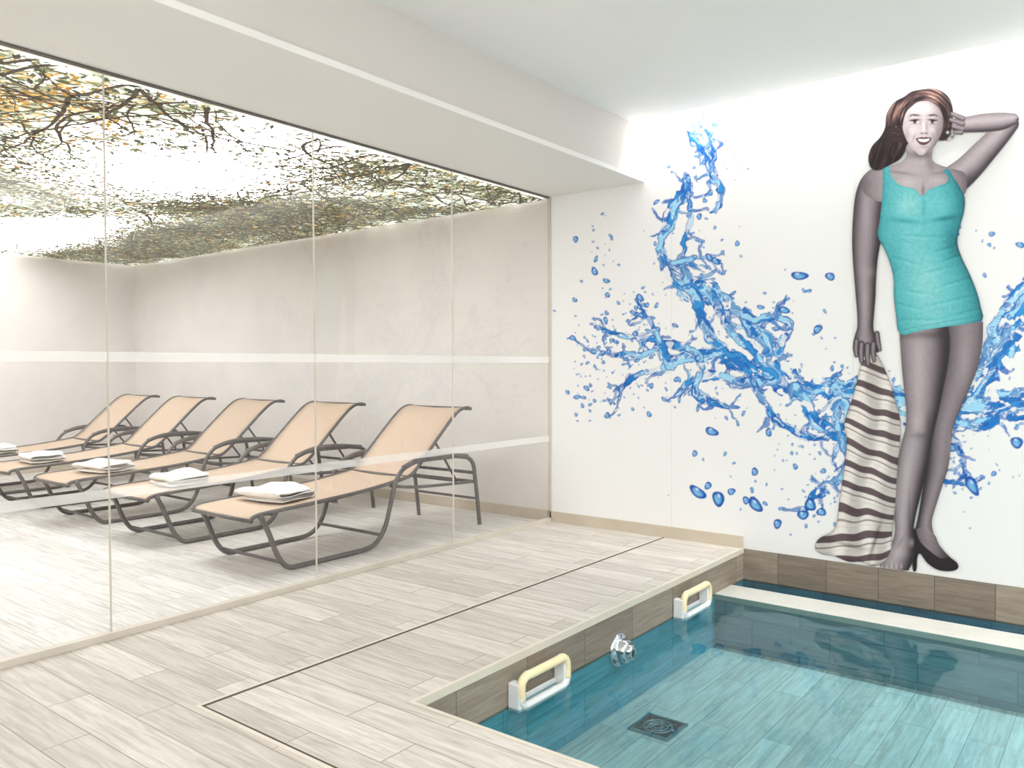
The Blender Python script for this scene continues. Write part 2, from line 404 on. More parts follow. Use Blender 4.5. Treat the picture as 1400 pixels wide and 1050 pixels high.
def color_mat(name,rough,alpha=False,emi=0):
    m=D.materials.new(name); m.use_nodes=True; nt=m.node_tree; N=nt.nodes; L=nt.links; b=N['Principled BSDF']
    at=N.new('ShaderNodeAttribute'); at.attribute_name='Col'
    L.new(at.outputs['Color'],b.inputs['Base Color']); b.inputs['Roughness'].default_value=rough
    b.inputs['Specular IOR Level'].default_value=0.25
    if emi: L.new(at.outputs['Color'],b.inputs['Emission Color']); b.inputs['Emission Strength'].default_value=emi
    if alpha:
        L.new(at.outputs['Alpha'],b.inputs['Alpha'])
    return m
def grid_object(name,xs,zs,yw,col,alpha=None,m=None,parent=None):
    nx,nz=len(xs),len(zs)
    XX,ZZ=np.meshgrid(xs,zs)
    V=np.stack([XX.ravel(),np.full(XX.size,yw),ZZ.ravel()],1).astype(np.float32)
    i=np.arange(nz-1)[:,None]*nx+np.arange(nx-1)[None,:]; i=i.ravel()
    F=np.stack([i,i+1,i+nx+1,i+nx],1)
    CC=np.ones((V.shape[0],4),np.float32); CC[:,:3]=col.reshape(-1,3)
    if alpha is not None:
        al=alpha.ravel(); CC[:,3]=al
        keep=(al[F].max(1)>0.01); F=F[keep]
        used=np.unique(F); mp=np.full(V.shape[0],-1,dtype=np.int64); mp[used]=np.arange(len(used))
        V=V[used]; CC=CC[used]; F=mp[F]
    me=D.meshes.new(name); me.vertices.add(len(V)); me.vertices.foreach_set('co',V.ravel())
    me.loops.add(F.size); me.loops.foreach_set('vertex_index',F.ravel().astype(np.int32))
    me.polygons.add(len(F)); me.polygons.foreach_set('loop_start',(np.arange(len(F))*4).astype(np.int32))
    me.update(calc_edges=True)
    at=me.color_attributes.new('Col','FLOAT_COLOR','POINT'); at.data.foreach_set('color',CC.ravel())
    me.materials.append(m); me.validate()
    return link(D.objects.new(name,me),parent)

# ---- splash mural
yw=MY-0.0015
st=0.0048
xs=np.arange(GX+0.014,0.6,st); zs=np.arange(0.0,2.94,st)
XX,ZZ=np.meshgrid(xs,zs); U,Vv=to_uv(XX,ZZ,yw)
col=np.zeros(XX.shape+(3,)); col[:]=lin((240,240,240))
cl=lin((158,215,242)); cm=lin((48,148,218)); cd=lin((10,82,174)); cwh=lin((236,242,246))
wU=U+9*(fbm(U/26,Vv/26,1,2)-.5)+5*(fbm(U/9,Vv/9,5,2)-.5)
wV=Vv+9*(fbm(U/26,Vv/26,9,2)-.5)+5*(fbm(U/9,Vv/9,13,2)-.5)
def region(pts,pad):
    """grid slice covering artwork points"""
    P=[from_uv(p[0],p[1],yw) for p in pts]; pm=pad*0.0056
    i0=int((min(p[0] for p in P)-pm-xs[0])/st);i1=int((max(p[0] for p in P)+pm-xs[0])/st)+2
    j0=int((min(p[1] for p in P)-pm-zs[0])/st);j1=int((max(p[1] for p in P)+pm-zs[0])/st)+2
    return slice(max(j0,0),max(j1,0)),slice(max(i0,0),max(i1,0))
def paint_stream(pts,seed,solid=1.0,scale=1.0):
    P=catmull([tuple(map(float,p)) for p in pts],4)
    R=region(P,max(p[2] for p in P)*2+14)
    u=wU[R];v=wV[R]
    if u.size==0: return
    best=np.full(u.shape,1e9);S=np.zeros(u.shape);Q=np.zeros(u.shape);Wd=np.ones(u.shape);acc=0
    for a_,b_ in zip(P[:-1],P[1:]):
        dx,dy=b_[0]-a_[0],b_[1]-a_[1]; L_=math.hypot(dx,dy)
        if L_<1e-6: continue
        t=((u-a_[0])*dx+(v-a_[1])*dy)/(L_*L_); t=np.clip(t,0,1)
        w_=a_[2]+t*(b_[2]-a_[2]); ex=u-a_[0]-t*dx;ey=v-a_[1]-t*dy; d=np.hypot(ex,ey)/w_
        k=d<best; best=np.where(k,d,best); S=np.where(k,acc+t*L_,S); Q=np.where(k,np.sign(dx*ey-dy*ex)*d,Q); Wd=np.where(k,w_,Wd); acc+=L_
    eg=0.98+1.2*(fbm(S/(12*scale)+seed,np.sign(Q)*3+seed*1.7+Q*0.6,300,3)-.5)
    sd=(eg-best)*Wd
    body=smooth01(sd/1.3+0.5)
    stn=fbm(S/26+seed*3,Q*Wd/6.0+9,310,3)           # streaks along flow
    hn=fbm(S/14+seed*5,Q*Wd/8+4,320,2)
    tone=smooth01((stn-0.34)/0.30)[...,None]
    c=cl*(1-tone)+cm*tone
    dk=np.exp(-((stn-0.56)/0.020)**2)*0.8+np.exp(-((hn-0.59)/0.028)**2)*0.9+np.exp(-(sd/1.8)**2)*1.0
    dk=np.clip(dk,0,1)[...,None]*0.88; c=c*(1-dk)+cd*dk
    deep=smooth01((fbm(S/18+seed,Q*Wd/10,330,2)-0.56)/0.1)[...,None]*0.55; c=c*(1-deep)+cd*deep
    hl=np.exp(-((stn-0.44)/0.018)**2)[...,None]*0.9; c=c*(1-hl)+cwh*hl
    hole=smooth01((hn-0.60)/0.03)*np.clip(Wd/8,0,1)
    a=(body*(1-0.94*hole)*solid)[...,None]
    col[R]=col[R]*(1-a)+c*a
def drop(u,v,r,asp=1.0,ang=0.0):
    R=region([(u,v)],r*max(asp,1/asp)*1.4+2)
    uu=U[R]-u; vv=Vv[R]-v
    if uu.size==0: return
    ca,sa=math.cos(ang),math.sin(ang); p=(uu*ca+vv*sa)/(r*asp); q=(-uu*sa+vv*ca)/(r/asp)
    wb=1+0.12*np.sin(2*np.arctan2(q,p)+u)+0.07*np.sin(3*np.arctan2(q,p)+v)
    d=np.sqrt(p*p+q*q)*wb; m_=smooth01((1.05-d)*r/1.4+0.3)[...,None]
    c=cd*np.ones(uu.shape+(3,)); inner=smooth01((0.85-d)/0.45)[...,None]
    low=np.clip(0.5+0.7*q,0,1)[...,None]; ic=cm*(1-low)+cl*low; c=c*(1-inner*0.85)+ic*inner*0.85
    h=np.exp(-(((p+0.3)/0.22)**2+((q+0.35)/0.18)**2))[...,None]; c=c*(1-h)+cwh*h
    col[R]=col[R]*(1-m_)+c*m_
streams=[
 [(938,174,2),(945,186,4),(958,198,4.5),(968,212,5.5),(976,238,6.5),(984,264,6),(978,284,4),(970,292,2)],
 [(966,180,3),(974,196,3),(976,222,3)],
 [(941,243,4),(936,262,10),(922,285,9),(910,310,7),(904,335,6),(908,356,8),(922,376,12),(946,394,16),(975,404,16),(1002,418,13),(1022,440,13),(1045,465,14)],
 [(938,262,4),(944,290,4),(938,320,4),(932,350,4),(942,378,6)],
 [(920,362,4),(945,352,4),(968,352,3),(984,358,2)],
 [(940,392,6),(956,412,8),(964,440,7),(972,462,7),(992,482,8),(1020,500,12)],
 [(976,404,6),(985,430,5),(1000,455,5),(1030,480,6)],
 [(1022,440,12),(1040,468,15),(1052,495,18),(1072,520,18),(1100,532,17),(1130,534,18),(1165,542,22),(1215,556,26),(1270,558,24)],
 [(1000,428,4.5),(1028,436,5.5),(1055,430,5.5),(1074,434,5.5),(1078,452,5.5),(1062,480,6.5)],
 [(1130,520,6),(1150,528,7),(1185,520,8)],
 [(1052,512,14),(1024,502,12),(995,488,10),(960,486,10),(930,492,9),(900,504,6.5),(872,514,5.5),(852,532,3.5),(846,545,2)],
 [(1040,520,8),(1010,520,7),(975,512,7),(945,520,5),(925,540,3)],
 [(952,488,8),(930,474,6.5),(900,468,5.5),(872,462,4.5),(845,458,3.5),(815,448,2)],
 [(915,498,5.5),(904,470,4.5),(888,440,3.5),(868,408,2.5)],
 [(900,476,3.5),(870,484,3.5),(840,484,3),(802,478,2)],
 [(960,500,6),(950,525,4.5),(958,545,4.5),(985,552,4.5),(1012,556,2)],
 [(1085,530,9),(1098,552,9),(1118,576,10),(1145,594,10),(1160,618,8),(1160,645,7),(1140,660,8),(1118,676,8),(1102,694,5)],
 [(1150,556,12),(1152,590,10),(1168,625,9),(1180,650,7)],
 [(1030,520,6),(1045,550,5.5),(1068,578,5.5),(1095,596,5.5),(1130,602,4)],
 [(1270,558,22),(1305,550,22),(1335,525,20),(1358,490,19),(1376,455,21),(1400,418,24),(1440,375,26),(1500,330,24)],
 [(1290,562,18),(1335,552,16),(1385,545,14),(1460,536,16)],
 [(1288,575,10),(1330,580,9),(1380,568,9),(1430,560,8)],
 [(1290,596,6),(1310,602,5),(1317,625,4),(1320,645,4),(1328,662,6)],
 [(1328,664,5),(1300,656,4),(1278,660,3)],
 [(1340,500,7),(1356,460,7),(1372,425,6),(1400,392,7)],
]
rr=random.Random(5)
for si,s_ in enumerate(streams):
    ns=max(5,int(len(s_)*1.6))
    for _ in range(ns):
        k=rr.randrange(len(s_)-1); t=rr.random(); p=s_[k];q=s_[k+1]
        u=p[0]+(q[0]-p[0])*t; v=p[1]+(q[1]-p[1])*t
        fa=math.atan2(q[1]-p[1],q[0]-p[0])+rr.choice((-1,1))*rr.uniform(0.5,1.5)
        w0=min(3.8,1.6+p[2]*0.16); pts=[(u,v,w0)]; L_=p[2]*1.0+rr.uniform(10,30); n_=4
        for i in range(n_):
            fa+=rr.gauss(0,0.45); u+=math.cos(fa)*L_/n_; v+=math.sin(fa)*L_/n_; pts.append((u,v,w0*(1-0.7*(i+1)/n_)+0.5))
        paint_stream(pts,si+rr.random()*9,0.9)
        if rr.random()<0.8: drop(u,v,rr.uniform(1.6,3.2),rr.uniform(1,1.4),fa)
for si,s_ in enumerate(streams): paint_stream(s_,si*1.37+2)
for s_ in streams:
    for _ in range(11):
        k=rr.randrange(len(s_)-1); t=rr.random(); p=s_[k];q=s_[k+1]
        u=p[0]+(q[0]-p[0])*t; v=p[1]+(q[1]-p[1])*t; w=16+p[2]*1.2
        drop(u+rr.gauss(0,w),v+rr.gauss(0,w),min(0.9+rr.expovariate(1.2),3.6),rr.uniform(1,1.3),rr.uniform(0,3.1))
for (u0,v0,su,sv,n_) in [(840,460,36,40,70),(825,345,18,30,16),(800,505,13,40,32),(885,430,26,22,30),(1110,470,20,50,14),(1120,680,20,30,34),(1090,600,28,36,22),(1350,330,30,30,8),(960,330,22,35,10),(990,620,36,36,6),(1310,640,28,36,16),(1360,590,36,30,18),(1040,680,26,24,8),(860,525,28,26,30)]:
    for _ in range(n_):
        drop(rr.gauss(u0,su),rr.gauss(v0,sv),min(0.9+rr.expovariate(1.05),3.8),rr.uniform(1,1.35),rr.uniform(0,3.1))
for (u,v,r,asp,ang) in [(1093,377,8,1.4,.2),(1135,378,6,1,.0),(1118,450,6,1.1,-.5),(973,590,7,1.2,.5),(950,620,4,1,.0),(954,673,9,1.3,.7),(982,682,9,1.3,1.2),(968,664,5,1,0),(1000,672,5,1.2,0),(1033,690,9,1.4,.7),(1020,684,5,1,0),(1063,716,6,1,0),(1051,591,5,1.4,1.4),(1032,645,5,1,0),(1108,690,8,1.2,.8),(1123,700,6,1,0),(1098,704,7,1,0),(1329,664,10,1.4,.9),(941,245,5,1.3,1.4),(787,327,4,1,0),(813,371,5,1.3,.9),(829,384,4,1.2,.5),(828,438,4,1.2,1.4),(830,568,4,1,0),(1356,320,4,1,0),(1311,310,3,1,0),(1395,335,5,1.3,.4),(970,352,5,1.4,.6),(978,357,5,1.3,.6),(1040,420,4,1.3,0),(1072,424,6,1.2,0),(783,462,4,1,0),(1390,605,8,1.2,.6),(1302,612,6,1.1,0),(875,407,5,1.4,.7),(956,296,4,1,0)]:
    drop(u,v,r,asp,ang)
for xsn in (-2.55,-1.35,-0.15):
    k=np.exp(-((XX-xsn)/0.003)**2)[...,None]*0.12; col=col*(1-k)
M_mural=color_mat('splash_print',0.5)
grid_object('water_splash_mural',xs,zs,yw,col,None,M_mural)

# ---- vintage swimsuit woman cut-out
ywf=MY-0.012
x0,_=from_uv(1100,400,ywf); x1,_=from_uv(1403,400,ywf)
st2=0.0029
xs2=np.arange(x0,x1+0.02,st2); zs2=np.arange(0.004,2.80,st2)
X2,Z2=np.meshgrid(xs2,zs2); U,Vv=to_uv(X2,Z2,ywf)
FC=np.zeros(X2.shape+(3,)); FA=np.zeros(X2.shape)
def comp(mask,c):
    global FC,FA
    c=np.broadcast_to(np.asarray(c,float),FC.shape) if np.ndim(c)==1 else c
    m_=mask[...,None]; FC=FC*(1-m_)+c*m_; FA=np.maximum(FA,mask)
def interp(rows,v,k):
    f=catmull([(r[0],r[k]) for r in rows],6); f=np.array(f)
    return np.interp(v,f[:,0],f[:,1])
def span(rows,soft=1.2):
    xl=interp(rows,Vv,1); xr=interp(rows,Vv,2); y0=rows[0][0]; y1=rows[-1][0]
    hw=np.maximum((xr-xl)/2,0.5); t=(U-(xl+xr)/2)/hw
    m_=np.clip((1-np.abs(t))*hw/soft+0.5,0,1)*np.clip((Vv-y0)/soft+.5,0,1)*np.clip((y1-Vv)/soft+.5,0,1)
    return m_,np.clip(t,-1.2,1.2)
def polymask(pts,smooth=4,soft=1.2):
    P=np.array(catmull([(p[0],p[1]) for p in pts],smooth,True)) if smooth>1 else np.array(pts,float)
    lo=P.min(0)-3;hi=P.max(0)+3
    sel=(U>lo[0])&(U<hi[0])&(Vv>lo[1])&(Vv<hi[1]); u=U[sel];v=Vv[sel]
    ins=np.zeros(u.shape,bool); dm=np.full(u.shape,1e9)
    for i in range(len(P)):
        ax,ay=P[i-1];bx,by=P[i]
        dx,dy=bx-ax,by-ay; l=dx*dx+dy*dy
        if l<1e-9: continue
        t=np.clip(((u-ax)*dx+(v-ay)*dy)/l,0,1); dm=np.minimum(dm,np.hypot(u-ax-t*dx,v-ay-t*dy))
        if ay!=by:
            c=((ay>v)!=(by>v))&(u<(bx-ax)*(v-ay)/(by-ay)+ax); ins^=c
    sd=np.where(ins,dm,-dm); out=np.zeros(U.shape); out[sel]=np.clip(sd/soft+.5,0,1); sdf=np.full(U.shape,-50.0); sdf[sel]=sd
    return out,sdf
def caps(pts,soft=1.2):
    best=np.full(U.shape,1e9); tt=np.zeros(U.shape)
    P=catmull(pts,5)
    for a_,b_ in zip(P[:-1],P[1:]):
        dx,dy=b_[0]-a_[0],b_[1]-a_[1]; l=dx*dx+dy*dy
        if l<1e-9: continue
        t=np.clip(((U-a_[0])*dx+(Vv-a_[1])*dy)/l,0,1); r=a_[2]+t*(b_[2]-a_[2])
        ex=U-a_[0]-t*dx; ey=Vv-a_[1]-t*dy; d=np.hypot(ex,ey)-r
        sg=np.sign(dx*ey-dy*ex); k=d<best; best=np.where(k,d,best); tt=np.where(k,sg*(d+r)/r,tt)
    return np.clip(-best/soft+.5,0,1),np.clip(tt,-1.2,1.2)
S_d=lin((54,47,52)); S_m=lin((126,115,121)); S_l=lin((190,179,183)); S_h=lin((218,209,211))
def ramp(v,cols):
    v=np.clip(v,0,1)*(len(cols)-1); i=np.minimum(v.astype(int),len(cols)-2); f=(v-i)[...,None]
    A=np.array(cols); return A[i]*(1-f)+A[i+1]*f
SK=[S_d,lin((88,79,85)),S_m,lin((158,147,152)),S_l]
def skin(t,hl=-0.2,lo=0.05,hi=0.8,p=1.7):
    k=np.abs(t-hl)/(1+abs(hl)); return ramp(hi-(hi-lo)*np.clip(k*1.15,0,1)**p,SK)
def G(u,v,su,sv,ang=0):
    ca,sa=math.cos(ang),math.sin(ang); a_=(U-u)*ca+(Vv-v)*sa; b_=-(U-u)*sa+(Vv-v)*ca
    return np.exp(-(a_/su)**2-(b_/sv)**2)
grain=fbm(U/3,Vv/3,101,2)
# back leg
m_,t=span([(440,1282,1344),(470,1284,1343),(500,1282,1337),(530,1278,1326),(560,1273,1313),(585,1270,1303),(610,1268,1300),(640,1266,1296),(665,1262,1288),(690,1258,1280),(712,1254,1274),(728,1250,1276),(738,1250,1280)])
comp(m_,skin(t,0.25,0.0,0.62)); comp(m_*G(1300,612,4,24)*0.3,S_l); comp(m_*G(1318,492,7,30)*0.25,S_l)
m_,sd=polymask([(1249,722),(1256,732),(1266,738),(1277,731),(1284,745),(1297,760),(1309,770),(1309,778),(1298,781),(1282,779),(1268,770),(1258,757),(1254,764),(1253,779),(1248,779),(1247,750)])
comp(m_,ramp(np.clip(sd/8,0,1)*0.2,[lin((36,30,34)),S_d,S_m]))
m_,sd=polymask([(1253,724),(1262,722),(1275,729),(1284,746),(1296,760),(1286,763),(1270,752),(1258,740)])
comp(m_*0.9,skin((U-1272)/24,-.1,0.15,0.6))
# front leg
m_,t=span([(440,1229,1296),(470,1231,1299),(500,1233,1296),(530,1236,1290),(560,1239,1284),(585,1238,1278),(605,1233,1274),(630,1228,1270),(655,1224,1264),(680,1222,1258),(705,1223,1252),(725,1224,1249),(742,1220,1250),(758,1211,1250),(770,1204,1247),(780,1203,1242)])
c=skin(t,-0.25,0.0,0.84); comp(m_,c)
comp(m_*G(1300,470,14,60)*0.7,S_d); comp(m_*G(1262,458,50,6)*0.55,S_d)
comp(m_*(G(1254,575,8,11)*0.4),S_l); comp(m_*(G(1258,596,14,4.5)*0.4),S_d); comp(m_*(G(1270,578,5,16)*0.35),S_d); comp(m_*G(1240,648,5,38)*0.35,S_l); comp(m_*G(1254,510,9,40)*0.25,S_l)
comp(m_*G(1243,700,2.2,30)*0.35,S_d)
for i in range(5): comp(G(1206+i*6.5,776-i*0.4,2.6,3.2)*0.55*m_,S_l); comp(G(1209.5+i*6.5,775,0.9,4)*0.7*m_,S_d)
comp(G(1228,755,10,6)*m_*0.35,S_l); comp(G(1246,742,4,5)*m_*0.4,S_l); comp(G(1232,740,2,10,0.5)*m_*0.3,S_d)
# towel (striped beach towel)
m_,sd=polymask([(1188,478),(1200,486),(1212,510),(1222,540),(1231,575),(1230,610),(1226,650),(1224,690),(1220,725),(1217,755),(1205,770),(1192,774),(1178,768),(1160,768),(1140,760),(1122,757),(1114,748),(1120,736),(1136,728),(1144,715),(1147,690),(1152,655),(1156,625),(1158,600),(1154,580),(1162,555),(1172,520),(1178,495)],3)
wv=(fbm(U/34,Vv/40,111,2)-.5)
sgn=1-1.3*smooth01((Vv-665)/70)
phl=(Vv-0.34*(U-1190)*sgn+7*wv+1.0*np.sin((U-1190)/6.0+Vv*0.02+3*wv))/29.0
fr_=phl%1.0
def band(a_,b_): return smooth01((fr_-a_)/0.05)*smooth01((b_-fr_)/0.05)
b1=(band(0.05,0.42))[...,None]; b2=(band(0.56,0.68))[...,None]; b3=(band(0.80,0.86))[...,None]
tc_=lin((228,221,216))*(1-b1)+lin((100,84,88))*b1; tc_=tc_*(1-b2)+lin((148,132,130))*b2; tc_=tc_*(1-b3)+lin((182,168,164))*b3
fold=0.70+0.36*smooth01(0.5+0.5*np.sin((U-1190)/6.0+Vv*0.02+3*wv)); fold=fold*(0.78+0.22*np.clip(sd/5,0,1))
comp(m_,tc_*fold[...,None])
comp(m_*G(1196,740,3,30,0.3)*0.7,S_d); comp(m_*G(1160,745,24,3,0.25)*0.5,S_d)
# hanging arm
m_,t=span([(232,1190,1216),(240,1181,1214),(252,1174,1212),(270,1169,1210),(300,1166,1207),(330,1165,1204),(355,1166,1200),(380,1168,1198),(405,1170,1197),(430,1172,1195),(448,1172,1194),(458,1169,1197),(470,1167,1200),(482,1169,1201)])
comp(m_,skin(t,-0.1,0.02,0.72)); comp(m_*G(1205,330,7,60)*0.6,S_d); comp(m_*G(1186,372,9,8)*0.25,S_l); comp(m_*G(1184,290,5,34)*0.25,S_l); comp(m_*G(1182,410,4,26)*0.25,S_l)
for (a_,b_,r) in [((1171,466),(1171,486),4),((1178,470),(1178,494),4.2),((1186,472),(1187,498),4.2),((1194,470),(1195,493),4),((1199,456),(1203,478),3.6)]:
    mm,tt=caps([(a_[0],a_[1],r),((a_[0]+b_[0])/2-0.8,(a_[1]+b_[1])/2,r),(b_[0],b_[1],r*0.7)]); comp(mm,skin(tt,0,0.0,0.64))
# raised arm
m_,t=caps([(1300,250,21),(1322,232,18.5),(1345,208,16.5),(1366,186,14),(1381,169,12)])
comp(m_,skin(t,-0.3,0.12,0.92)); comp(m_*G(1322,246,14,8,-0.8)*0.5,S_d)
m_,t=caps([(1385,163,8),(1368,166,12),(1345,168,12.5),(1325,170,11),(1310,171,10)])
comp(m_,skin(t,0.3,0.1,0.94)); comp(m_*G(1360,180,26,3,-0.1)*0.5,S_d)
# neck and shoulders
m_,sd=polymask([(1241,196),(1240,214),(1228,224),(1206,229),(1189,233),(1178,246),(1180,262),(1200,275),(1250,280),(1300,278),(1318,266),(1322,250),(1318,236),(1300,230),(1285,226),(1274,218),(1273,196)])
sh=0.90-0.45*np.abs((U-1248)/75)**2-0.1*(1-np.clip(sd/8,0,1))
comp(m_,ramp(sh,SK)); comp(m_*G(1259,211,17,6)*0.75,S_d); comp(m_*G(1271,224,5,12,-.3)*0.35,S_d); comp(m_*G(1230,236,22,2.0,0.15)*0.35,S_d); comp(m_*G(1288,236,14,1.8,-0.12)*0.3,S_d)
comp(m_*G(1262,260,2.2,9)*0.5,S_d); comp(m_*G(1242,250,13,6)*0.4,S_h); comp(m_*G(1282,248,11,6)*0.35,S_h); comp(m_*G(1184,252,8,12)*0.3,S_d)
# swimsuit
m_,sd=polymask([(1207,226),(1215,226),(1218,238),(1225,249),(1236,255),(1250,258),(1261,268),(1270,259),(1284,254),(1295,249),(1296,242),(1290,234),(1296,231),(1304,243),(1312,255),(1319,270),(1318,290),(1312,312),(1309,332),(1315,352),(1326,375),(1336,400),(1341,420),(1343,437),(1320,443),(1290,447),(1258,452),(1231,457),(1225,430),(1222,402),(1222,382),(1217,360),(1208,338),(1200,322),(1203,300),(1206,270),(1207,245)],3)
_,t=span([(220,1205,1300),(260,1206,1314),(300,1203,1316),(335,1208,1309),(370,1220,1324),(400,1222,1336),(440,1227,1343),(462,1230,1344)])
v=0.78-0.46*np.abs(t+0.15)**2.2
v=v+0.16*G(1238,280,15,14)+0.14*G(1290,280,14,14)-0.30*G(1237,302,21,3.2,0.12)-0.32*G(1290,299,19,3.2,-0.15)-0.2*G(1263,286,3,15)
v=v-0.14*G(1300,330,12,26)+0.1*G(1262,390,28,34)-0.08*G(1225,345,9,25)
for (u_,v_,a_,w_) in [(1300,352,-.35,22),(1240,356,.3,18),(1305,385,-.3,24),(1300,410,-.22,30),(1244,418,.25,20),(1255,436,.0,26),(1312,428,-.25,22),(1262,322,.05,26),(1240,330,.4,14),(1282,368,-.2,20),(1250,398,.15,18),(1290,340,-.3,14)]:
    v=v-0.12*G(u_,v_,w_,1.6,a_)+0.07*G(u_,v_+4,w_,1.8,a_)
v=v-0.14*(1-np.clip(sd/4,0,1))+0.08*(grain-.5)
comp(m_,ramp(v,[lin((30,94,104)),lin((48,134,142)),lin((76,168,175)),lin((106,192,196)),lin((150,214,214))]))
comp(m_*np.clip(1-np.abs(Vv-(457-(U-1231)*0.18)+6)/1.2,0,1)*0.35,lin((30,110,120)))
# hair behind
m_,sd=polymask([(1236,132),(1246,125),(1260,122),(1276,121),(1290,126),(1299,136),(1303,152),(1302,170),(1298,186),(1290,192),(1262,190),(1242,196),(1237,208),(1230,218),(1216,226),(1202,233),(1191,230),(1187,216),(1192,200),(1203,188),(1210,174),(1212,156),(1222,140)])
rad=np.hypot(U-1264,(Vv-172)*0.85); ang_=np.arctan2(Vv-172,U-1264)
fall=smooth01((Vv-175)/20)
strand=fbm(rad/2.2*(1-fall)+fall*(U/2.6+Vv/9),ang_*2.2*(1-fall)+fall*Vv/22,121,3)
wavy=0.5+0.5*np.sin(ang_*5+rad/6+3*fbm(U/12,Vv/12,140,2))
topm=smooth01((190-Vv)/50)
hv=np.clip(1.5*(strand-0.36)+0.28*wavy*topm-0.05,0,1)
HC=[lin((32,24,28)),lin((66,48,50)),lin((108,80,76)),lin((158,124,112)),lin((200,170,156))]
comp(m_,ramp(hv*(0.45+0.55*topm),HC))
# hand behind head / fingers in hair
for (a_,b_,r) in [((1316,162),(1302,156),4),((1316,169),(1300,164),4),((1316,176),(1303,173),3.8),((1314,181),(1305,181),3.2)]:
    mm,tt=caps([(a_[0],a_[1],r),(b_[0],b_[1],r*0.75)]); comp(mm,skin(tt,0.2,0.1,0.7))
# face (three-quarter smile)
m_,t=span([(137,1252,1276),(143,1243,1284),(152,1237,1289),(164,1234,1290),(175,1234,1289),(185,1237,1286),(194,1241,1281),(201,1246,1276),(207,1251,1270),(212,1256,1265)])
fv=0.86-0.50*np.clip(t+0.05,0,1.2)**1.9-0.28*np.clip(-t-0.35,0,1)**2-0.14*smooth01((150-Vv)/14)-0.12*smooth01((Vv-196)/16)+0.02*(grain-.5)
SF=[S_d,lin((112,100,105)),lin((158,144,148)),lin((194,180,183)),lin((218,207,208))]
comp(m_,ramp(fv,SF))
ink=lin((36,27,32)); br=lin((64,50,54)); mids=lin((124,110,115)); hi_=lin((232,223,223))
comp(m_*G(1283,184,4.5,15,-.25)*0.5,mids); comp(m_*G(1239,186,3.5,12,.3)*0.35,mids)
comp(m_*G(1248,179,5,4.5)*0.5,hi_); comp(m_*G(1274,178,4.5,4.5)*0.4,hi_); comp(m_*G(1262,148,11,5)*0.4,hi_); comp(m_*G(1262,206,4,2.6)*0.4,hi_)
for ex,s,w_ in ((1251,-1,1.0),(1275,1,0.92)):
    comp(m_*G(ex,163.8,7.2*w_,3.6)*0.6,mids)
    comp(m_*G(ex,160.8,4.6*w_,1.2)*0.35,hi_)
    comp(np.clip(G(ex,166.6,4.6*w_,1.7)*1.4,0,1)*m_*0.75,lin((226,218,220)))
    comp(np.clip(G(ex-0.3,166.4,2.1,2.1)*1.6,0,1)*m_,ink)
    comp(np.clip(G(ex,164.3,5.6*w_,1.15,0.12*s)*1.6,0,1)*m_,ink)
    comp(np.clip(G(ex+s*5.2*w_,164.6,2.0,0.9,-0.3*s)*1.2,0,1)*m_*0.85,ink)
    comp(G(ex,169.2,4.6,0.8)*0.55*m_,br)
    comp(np.clip(G(ex-s*1.0,157.4,5.8*w_,1.35,-0.10*s)*1.4,0,1)*m_*0.9,br)
    comp(np.clip(G(ex+s*5.5*w_,158.2,3.4,1.0,0.42*s)*1.2,0,1)*m_*0.8,br)
comp(m_*G(1267,173,2.0,8,-0.05)*0.5,mids); comp(m_*G(1258.5,168,1.5,4,0.1)*0.4,mids); comp(m_*G(1262.8,175,1.6,8)*0.7,hi_)
comp(m_*G(1263.5,182.2,5.0,1.5)*0.65,mids); comp(m_*G(1260.2,182.4,1.3,0.9)*0.85,ink); comp(m_*G(1266.8,182.4,1.3,0.9)*0.85,ink)
lips,_=polymask([(1252,189.6),(1257,188.0),(1261,187.3),(1263,188.0),(1265,187.2),(1269,187.7),(1274,188.8),(1271,194),(1266.5,197.6),(1262.5,198.4),(1258,197.4),(1254.5,194)],3,0.9); comp(lips*m_,lin((92,58,64)))
teeth,_=polymask([(1255,190.3),(1259,190.1),(1263,190.3),(1267,189.9),(1271,189.7),(1268.6,192.9),(1263,194.2),(1257.4,193.1)],3,0.9); comp(teeth*m_,lin((246,242,241)))
comp(m_*G(1249.5,187.5,1.0,5.5,0.35)*0.6,mids); comp(m_*G(1276.5,186.5,1.0,5.5,-0.35)*0.6,mids); comp(m_*G(1263,201,5,1.2)*0.55,mids)
# hair wave: side parting, swept back
m_,sd=polymask([(1230,142),(1240,131),(1254,126),(1272,126),(1287,131),(1295,142),(1297,158),(1295,172),(1290,172),(1288,156),(1281,145),(1272,139),(1264,138),(1254,140),(1246,146),(1240,152),(1236,162),(1234,176),(1235,190),(1234,202),(1228,214),(1214,214),(1214,180),(1220,156)])
hv2=np.clip(1.7*(strand-0.35)+0.28*wavy*topm,0,1)
comp(m_,ramp(hv2*(0.5+0.5*topm)*(0.72+0.28*np.clip(sd/4,0,1)),HC))
for k in range(9):
    a_=k*0.7; comp(G(1299+3.5*math.cos(a_*2),186+5*math.sin(a_),1.7,1.7)*0.95,lin((240,232,230)) if k%2 else ink)
FC=FC*(0.94+0.12*grain)[...,None]
M_fig=color_mat('figure_print',0.5,alpha=True)
grid_object('swimsuit_woman_mural_cutout',xs2,zs2,ywf,FC,FA,M_fig)

